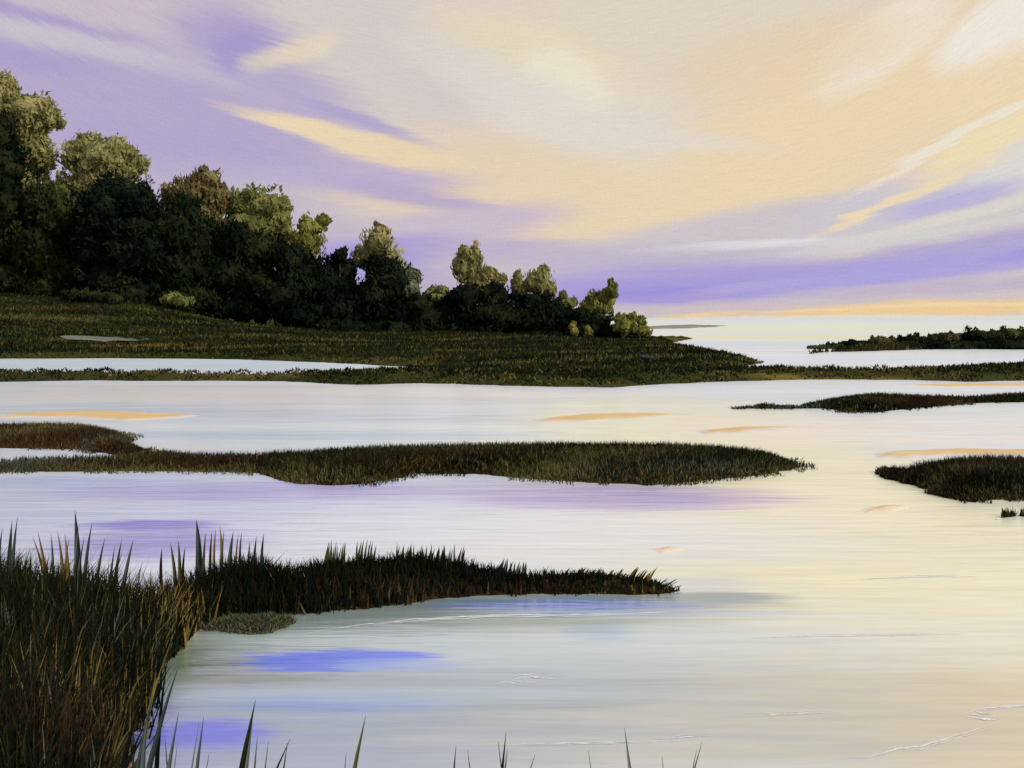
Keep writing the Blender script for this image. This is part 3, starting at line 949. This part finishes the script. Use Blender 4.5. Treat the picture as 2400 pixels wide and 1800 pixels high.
tree('pale_tree', 'small grey green tree right of the tall narrow one', [(890, 595, 24, 20), (878, 620, 34, 28)], 131, 'grey_green', group=GB, leaf=.5)
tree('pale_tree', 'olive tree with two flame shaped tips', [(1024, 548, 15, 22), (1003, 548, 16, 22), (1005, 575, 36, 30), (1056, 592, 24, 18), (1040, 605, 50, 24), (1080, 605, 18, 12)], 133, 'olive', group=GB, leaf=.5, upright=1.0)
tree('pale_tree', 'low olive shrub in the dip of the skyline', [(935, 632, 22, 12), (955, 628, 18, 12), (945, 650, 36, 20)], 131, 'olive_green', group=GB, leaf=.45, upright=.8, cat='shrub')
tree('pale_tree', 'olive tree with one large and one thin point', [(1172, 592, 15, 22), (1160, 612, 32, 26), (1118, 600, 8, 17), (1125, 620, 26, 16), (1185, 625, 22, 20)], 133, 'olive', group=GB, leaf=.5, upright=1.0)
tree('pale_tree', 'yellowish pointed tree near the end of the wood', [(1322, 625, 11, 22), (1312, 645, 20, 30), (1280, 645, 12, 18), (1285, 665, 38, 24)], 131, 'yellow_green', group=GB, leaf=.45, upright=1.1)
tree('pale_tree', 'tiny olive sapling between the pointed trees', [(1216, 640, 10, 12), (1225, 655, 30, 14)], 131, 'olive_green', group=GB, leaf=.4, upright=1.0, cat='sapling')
# dark front row
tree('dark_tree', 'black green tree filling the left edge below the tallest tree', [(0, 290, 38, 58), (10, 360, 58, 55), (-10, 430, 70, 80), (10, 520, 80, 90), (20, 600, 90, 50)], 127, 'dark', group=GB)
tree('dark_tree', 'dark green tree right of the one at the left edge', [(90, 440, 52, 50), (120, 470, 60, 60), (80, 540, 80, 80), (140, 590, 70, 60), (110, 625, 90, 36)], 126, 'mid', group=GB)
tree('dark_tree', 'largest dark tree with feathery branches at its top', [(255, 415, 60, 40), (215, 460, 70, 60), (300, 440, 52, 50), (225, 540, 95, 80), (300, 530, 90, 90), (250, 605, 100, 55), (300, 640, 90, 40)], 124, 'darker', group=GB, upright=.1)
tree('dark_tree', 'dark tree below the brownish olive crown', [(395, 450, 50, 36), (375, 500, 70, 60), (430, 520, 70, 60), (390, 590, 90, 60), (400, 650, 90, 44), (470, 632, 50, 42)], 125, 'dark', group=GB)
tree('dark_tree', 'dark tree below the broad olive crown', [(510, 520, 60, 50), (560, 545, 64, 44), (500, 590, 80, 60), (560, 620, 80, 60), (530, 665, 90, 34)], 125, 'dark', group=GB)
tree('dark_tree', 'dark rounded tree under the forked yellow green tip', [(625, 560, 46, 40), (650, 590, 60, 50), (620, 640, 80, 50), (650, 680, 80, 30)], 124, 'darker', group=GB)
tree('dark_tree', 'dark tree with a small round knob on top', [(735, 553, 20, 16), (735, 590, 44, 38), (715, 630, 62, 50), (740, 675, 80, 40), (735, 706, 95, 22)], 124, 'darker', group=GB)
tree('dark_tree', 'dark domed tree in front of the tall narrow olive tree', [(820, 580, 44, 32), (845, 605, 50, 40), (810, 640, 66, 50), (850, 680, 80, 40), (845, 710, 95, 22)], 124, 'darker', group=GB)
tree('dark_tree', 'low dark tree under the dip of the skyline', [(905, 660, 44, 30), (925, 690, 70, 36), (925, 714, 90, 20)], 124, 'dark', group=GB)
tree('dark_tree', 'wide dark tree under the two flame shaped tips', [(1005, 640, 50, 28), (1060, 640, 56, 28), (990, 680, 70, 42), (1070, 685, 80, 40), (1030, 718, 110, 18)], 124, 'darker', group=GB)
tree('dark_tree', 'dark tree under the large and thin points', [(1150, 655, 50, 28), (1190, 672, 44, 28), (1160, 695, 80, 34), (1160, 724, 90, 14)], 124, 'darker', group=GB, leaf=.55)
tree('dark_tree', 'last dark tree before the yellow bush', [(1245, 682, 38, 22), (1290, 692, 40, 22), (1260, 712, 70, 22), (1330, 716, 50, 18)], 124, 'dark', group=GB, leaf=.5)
# bushes at their feet
GS = 'bushes at the foot of the trees'
tree('bush', 'yellow green bush ending the wood at the water', [(1342, 690, 16, 14), (1366, 686, 14, 14), (1384, 692, 13, 14), (1350, 706, 36, 20), (1385, 714, 26, 18)], 121, 'yellow_green', leaf=.4, density=26, group=GS, cat='bush', upright=.9)
tree('bush', 'small bright bush, left of two in the dark foliage', [(1238, 706, 9, 12), (1240, 716, 12, 10)], 119, 'yellow_green', leaf=.3, density=30, group=GS, cat='bush', upright=.9)
tree('bush', 'small bright bush, right of two in the dark foliage', [(1270, 711, 8, 9), (1272, 719, 11, 8)], 119, 'yellow_green', leaf=.3, density=30, group=GS, cat='bush', upright=.9)
tree('bush', 'olive bush at the foot of the dark trees on the slope', [(370, 645, 26, 15), (392, 652, 26, 14)], 116, 'olive_green', leaf=.4, density=24, group=GS, cat='bush')
tree('bush', 'dull green bush left of the olive bush on the slope', [(180, 640, 60, 14), (230, 645, 50, 14)], 117, 'mid', leaf=.4, density=24, group=GS, cat='bush')
# bushes on the far right islet
GI = 'bushes on the far right islet'
FAR = [
    ('lowest brown bush at the tip of the far islet', [(1768, 750, 26, 6), (1800, 748, 30, 9)], 'islet_olive'),
    ('low dark bush second from the tip of the far islet', [(1838, 742, 30, 11), (1862, 744, 30, 12)], 'dark'),
    ('olive green bush third from the tip of the far islet', [(1900, 736, 28, 13), (1936, 738, 30, 14)], 'islet_olive'),
    ('dark bush between the two olive bushes on the far islet', [(1975, 734, 34, 14), (2010, 736, 30, 14)], 'dark'),
    ('olive bush standing in the middle of the far islet', [(2040, 728, 32, 15), (2075, 730, 30, 18)], 'islet_olive'),
    ('tall dark bush right of the middle of the far islet', [(2110, 724, 32, 18), (2144, 726, 30, 20)], 'dark'),
    ('olive green bush at the right edge of the far islet', [(2180, 720, 36, 17), (2225, 722, 36, 20)], 'islet_olive'),
    ('dark bush in front of the right edge olive bush', [(2110, 744, 70, 12), (2190, 742, 70, 13)], 'darker'),
    ('dark bush in front of the middle olive bush', [(1970, 748, 60, 10), (2040, 745, 60, 12)], 'darker'),
    ('dark bush in front of the third olive green bush', [(1850, 751, 50, 7), (1910, 749, 50, 9)], 'darker'),
]
for i, (lab, lb, mt) in enumerate(FAR):
    lb = [(x, y + 2, rx * 1.3, ry * .95) for x, y, rx, ry in lb]
    tree('bush', lab, lb, 98.0 if i < 2 else (101.0 if i < 7 else 97.5), mt, leaf=.32, density=30, group=GI, cat='bush', upright=.3, land=isl4)


# ------------------------------------------------------------------ single reeds
def blade_mesh(base, tip, width, mat, parent, curve=.08, segs=7):
    base, tip = Vector(base), Vector(tip)
    ax = tip - base
    sidev = Vector((1, .25 * random.uniform(-1, 1), 0)).normalized()
    fold = Vector((0, 1, 0))
    bowv = Vector((-math.copysign(1, ax.x + 1e-6) * curve * ax.length, random.uniform(-.04, .04) * ax.length, 0))
    V, F = [], []
    for k in range(segs + 1):
        t = k / segs
        p = base + ax * t + bowv * (4 * t * (1 - t)) * .5
        w = width * .5 * (1 - .10 * t) * (1 - t ** 3.2) + .0006
        V += [p - sidev * w, p + fold * w * .5, p + sidev * w]
    for k in range(segs):
        a = 3 * k
        F += [[a, a + 1, a + 4, a + 3], [a + 1, a + 2, a + 5, a + 4]]
    return mesh_obj('blade', [tuple(v) for v in V], F, M[mat], parent)


def reed(label, d, blades, group, z0=None):
    """blades: (tip x, tip y, foot x, width px, material); the foot stands in the water or on the bank"""
    xs = [b[2] for b in blades]
    X = (sum(xs) / len(xs) * K - 512) / FPX * d
    z = 0.0 if z0 is None else z0
    root = empty('reed', (X, d, z), label, 'reed', group)
    for (tx, ty, fx, w, mt) in blades:
        tip = point_at(tx, ty, d + random.uniform(-.05, .05))
        fy = 1659 if z0 is None else 1205
        low = point_at(fx, fy, d)                    # where the blade leaves the picture or the reed mass
        dirv = (tip - low)
        t = (low.z - (z - .05)) / max(dirv.z, .02)
        foot = low - dirv * t * .55                  # straightens toward the root
        foot.z = z - .05
        foot.y = d
        blade_mesh(foot, tip, w * (1.3 if z0 is None else 1.0) * K / FPX * d, mt, root, curve=.05)
    return root


GF = 'single reeds along the bottom edge'
reed('black leaning reed blade beside the near left bank', 4.3, [(311, 1566, 262, 16, 'g_black'), (296, 1610, 246, 9, 'g_black')], GF)
reed('broad slate green reed just right of the black leaning blade', 4.3, [(319, 1542, 325, 19, 'g_slate'), (356, 1588, 358, 9, 'g_slate')], GF)
reed('slate green reed curving right, before the violet water', 4.2, [(386, 1538, 371, 15, 'g_slate'), (384, 1602, 382, 6, 'g_grey')], GF)
reed('thin twin bladed reed right of the curving slate reed', 4.2, [(440, 1548, 428, 14, 'g_slate'), (430, 1560, 424, 6, 'g_grey'), (452, 1625, 452, 5, 'g_green')], GF)
reed('tallest dark green reed of the bottom row', 4.2, [(552, 1512, 522, 22, 'g_green'), (545, 1560, 537, 14, 'g_grey')], GF)
reed('faint yellow green reed behind the tallest one', 4.4, [(556, 1590, 561, 9, 'g_olive'), (580, 1600, 575, 6, 'g_olive')], GF)
reed('dark reed leaning right with an olive blade behind', 4.2, [(627, 1596, 589, 12, 'g_black'), (621, 1606, 613, 12, 'g_olive')], GF)
reed('pale olive reed standing apart, leaning right', 4.3, [(790, 1546, 766, 15, 'g_olive'), (748, 1625, 746, 6, 'g_olive')], GF)
reed('short dark green reed at the middle of the bottom edge', 4.2, [(985, 1612, 986, 11, 'g_green')], GF)
reed('short thin olive reed right of the short dark green one', 4.3, [(1010, 1620, 1014, 8, 'g_olive')], GF)
reed('dark reed with a grey blade in front', 4.2, [(1093, 1583, 1091, 13, 'g_green'), (1076, 1602, 1079, 6, 'g_black'), (1096, 1618, 1094, 15, 'g_grey')], GF)
reed('small dark reed leaning right beside the grey bladed one', 4.2, [(1156, 1630, 1147, 12, 'g_slate')], GF)
reed('hair thin slate reed alone near the middle right', 4.2, [(1271, 1622, 1275, 5, 'g_slate')], GF)
reed('upright green grey reed, tallest right of the middle', 4.2, [(1349, 1572, 1356, 15, 'g_grey')], GF)
reed('faint grey reed at the right end of the row', 4.4, [(1516, 1604, 1496, 8, 'g_grey'), (1430, 1634, 1427, 6, 'g_grey'), (1505, 1618, 1494, 5, 'g_olive')], GF)
reed('black reed blades bending over the near left bank edge', 5.2, [(385, 1440, 320, 12, 'g_slate'), (362, 1420, 345, 10, 'g_black'), (330, 1500, 300, 14, 'g_slate'), (300, 1520, 262, 14, 'g_black')], GF)

GT = 'reed tips rising from the near left bank'
TIPS = [
    ('twin slate reed tips at the far left of the bank', [(26, 1124, 24, 14, 'g_slate'), (38, 1116, 36, 12, 'g_slate'), (5, 1140, 2, 12, 'g_slate')]),
    ('ragged ochre reed beside the twin slate tips', [(82, 1150, 95, 14, 'g_ochre'), (70, 1158, 88, 10, 'g_ochre'), (110, 1152, 108, 9, 'g_slate'), (124, 1146, 128, 12, 'g_ochre'), (140, 1150, 138, 12, 'g_ochre'), (150, 1160, 146, 8, 'g_ochre')]),
    ('tallest broad slate reed of the left bank', [(162, 1102, 163, 22, 'g_slate'), (170, 1135, 170, 10, 'g_grey')]),
    ('narrow slate reed right of the tallest broad one', [(199, 1128, 193, 12, 'g_slate'), (182, 1160, 179, 9, 'g_grey')]),
    ('short slate reed leaning right past the narrow one', [(227, 1160, 216, 9, 'g_slate')]),
    ('short grey reed pair before the lilac water', [(263, 1165, 258, 11, 'g_slate'), (288, 1165, 279, 11, 'g_grey'), (248, 1180, 246, 8, 'g_slate')]),
    ('faint brown reed fan at the bend of the bank', [(350, 1184, 352, 8, 'g_brown'), (368, 1172, 372, 9, 'g_olive'), (385, 1168, 384, 9, 'g_olive'), (400, 1180, 398, 7, 'g_brown')]),
    ('single tall slate reed at the bend of the bank', [(424, 1122, 425, 16, 'g_slate')]),
    ('yellow olive reed fan right of the single tall reed', [(445, 1150, 444, 7, 'g_olive'), (458, 1146, 456, 7, 'g_olive'), (466, 1142, 465, 7, 'g_ochre'), (475, 1136, 474, 8, 'g_ochre'), (484, 1146, 482, 6, 'g_olive')]),
    ('grey green reed beside the yellow olive fan', [(504, 1148, 499, 12, 'g_grey'), (515, 1152, 514, 6, 'g_ochre'), (522, 1150, 520, 7, 'g_slate')]),
    ('last slate reed pair before the spit', [(554, 1158, 550, 8, 'g_slate'), (570, 1152, 568, 9, 'g_slate'), (540, 1168, 540, 7, 'g_slate')]),
]
for i, (lab, bl) in enumerate(TIPS):
    reed(lab, (8.9 if bl[0][0] < 300 else 10.0) + .03 * i, bl, GT, z0=.1)

GP = 'grass fans on the spit'


def fan(label, x0, x1, ytop, foot_y, d, mat, n, lean=.1):
    X = ((x0 + x1) / 2 * K - 512) / FPX * d
    root = empty('grass_fan', (X, d, .08), label, 'grass tuft', GP)
    for k in range(n):
        fx = x0 + (x1 - x0) * (k + random.random() * .8) / n
        tip = point_at(fx + random.uniform(-6, 8) + lean * 60, ytop + random.uniform(0, 16), d + random.uniform(-.1, .1))
        ft = point_at(fx, foot_y, d)
        ft.z = max(float(isl5.height(np.array([ft.x]), np.array([d]))[1][0]), 0) + .0
        blade_mesh(ft, tip, random.uniform(4, 7) * K / FPX * d, random.choice(mat), root, curve=.03, segs=4)


fan('pale olive grass fan where the spit begins', 695, 745, 1166, 1240, 10.6, ['g_olive', 'g_grey', 'g_olive'], 12)
fan('short pale fan right of the first grass fan', 765, 805, 1164, 1230, 10.8, ['g_olive', 'g_grey'], 9)
fan('long olive fan on the hump of the spit', 850, 1000, 1172, 1230, 10.9, ['g_olive', 'g_grey', 'g_green'], 26)
fan('grey green fan in the hollow of the spit', 1060, 1140, 1204, 1250, 10.75, ['g_grey', 'g_olive'], 14)
fan('ochre olive fan leaning out near the tip of the spit', 1210, 1400, 1224, 1268, 10.7, ['g_olive', 'g_ochre', 'g_olive', 'g_brown'], 34, .25)
fan('thin dark fan at the very tip of the spit', 1380, 1450, 1248, 1280, 10.55, ['g_black', 'g_brown', 'g_olive'], 10, .5)

# ------------------------------------------------------------------ foam lines on the water
GW = 'white foam lines on the water'
FOAM = [
    ('long white foam line from the bottom right corner inward', [(1800, 1640), (1880, 1634), (1945, 1616), (1990, 1612), (2060, 1590), (2130, 1570), (2170, 1558)], 5),
    ('short white foam line above the long one at right', [(2070, 1545), (2130, 1530), (2212, 1524), (2260, 1522)], 5),
    ('ragged foam patch between the two right foam lines', [(2085, 1548), (2120, 1552), (2160, 1556)], 9),
    ('thin foam line before the tallest right reed', [(1020, 1611), (1120, 1608), (1250, 1606), (1400, 1603), (1480, 1600)], 3.5),
    ('thin foam line above the faint reed at right', [(1400, 1598), (1480, 1592), (1560, 1588)], 3),
    ('thin foam line in the cream water at centre right', [(1560, 1546), (1680, 1542), (1760, 1540), (1820, 1540)], 3),
    ('foam flecks in the grey water right of the blue patch', [(1100, 1468), (1150, 1462), (1210, 1468)], 5),
    ('faint foam line left of the foam flecks', [(1060, 1478), (1110, 1474), (1180, 1472)], 3),
    ('long faint foam line in the cream water at right', [(1620, 1378), (1780, 1374), (1950, 1372), (2080, 1370)], 3.5),
    ('faint foam line below the dark right islet', [(1860, 1252), (1960, 1248), (2050, 1246), (2120, 1246)], 3),
    ('white line curving along the water under the spit', [(640, 1372), (760, 1352), (900, 1338), (1060, 1330), (1260, 1328), (1480, 1322), (1640, 1318)], 4),
]
for lab, pts, wpx in FOAM:
    L, Rr = [], []
    dense = []
    for (a, b) in zip(pts[:-1], pts[1:]):
        for k in range(10):
            dense.append((a[0] + (b[0] - a[0]) * k / 10, a[1] + (b[1] - a[1]) * k / 10))
    dense.append(pts[-1])
    V, F = [], []
    for rib in range(4):
        n0 = int(random.uniform(0, .35) * len(dense)); n1 = int(random.uniform(.6, 1) * len(dense))
        if rib == 0:
            n0, n1 = 0, len(dense)
        run = dense[n0:n1]
        if len(run) < 4:
            continue
        off = 0 if rib == 0 else random.uniform(-1.3, 1.3) * wpx
        b0 = len(V)
        for i, (x, y) in enumerate(run):
            t = i / (len(run) - 1)
            w = wpx * (.05 + math.sin(math.pi * t) * random.uniform(.25, .6)) * (.75 if rib == 0 else .5) * .5
            yy = y + off + .8 * math.sin(i * .9 + rib)
            for sgn in (-1, 1):
                g = ground_at(x, yy + sgn * w)
                V.append((g[0], g[1], (.0012 + .0004 * rib)))
        for i in range(len(run) - 1):
            F.append([b0 + 2 * i, b0 + 2 * i + 1, b0 + 2 * i + 3, b0 + 2 * i + 2])
    tag(mesh_obj('foam_line', V, F, M['foam']), lab, 'foam line', GW)

# ------------------------------------------------------------------ driftwood
def log(label, name, pts, radii, mat):
    tv, tf = [], []
    root = empty(name, pts[0], label, name.replace('_', ' '))
    # horizontal limb: ring in the plane across the run
    base = 0
    for p, r in zip(pts, radii):
        for k in range(7):
            a = 2 * math.pi * k / 7
            tv.append((p[0], p[1] + r * math.cos(a), p[2] + r * math.sin(a)))
    for i in range(len(pts) - 1):
        for k in range(7):
            a, b = i * 7 + k, i * 7 + (k + 1) % 7
            tf.append([a, b, b + 7, a + 7])
    tf.append(list(range(7))[::-1]); tf.append([(len(pts) - 1) * 7 + k for k in range(7)])
    mesh_obj('log_stem', tv, tf, mat, root, smooth=True)
    sv, sf = [], []
    q = pts[1]
    limb(sv, sf, [(q[0], q[1], q[2]), (q[0] - .12, q[1], q[2] + .12), (q[0] - .2, q[1], q[2] + .26)], [radii[1] * .7, radii[1] * .5, radii[1] * .15], 5)
    mesh_obj('branch_stub', sv, sf, mat, root)


g = ground_at(1392, 800)
gz = float(bank.height(np.array([g[0]]), np.array([g[1]]))[1][0])
log('small dark driftwood log lying on the low green strip', 'driftwood', [(g[0] - .35, g[1], gz + .42), (g[0] - .1, g[1], gz + .40), (g[0] + .25, g[1] - .05, gz + .34), (g[0] + .5, g[1], gz + .36)], [.05, .12, .1, .04], M['driftwood'])
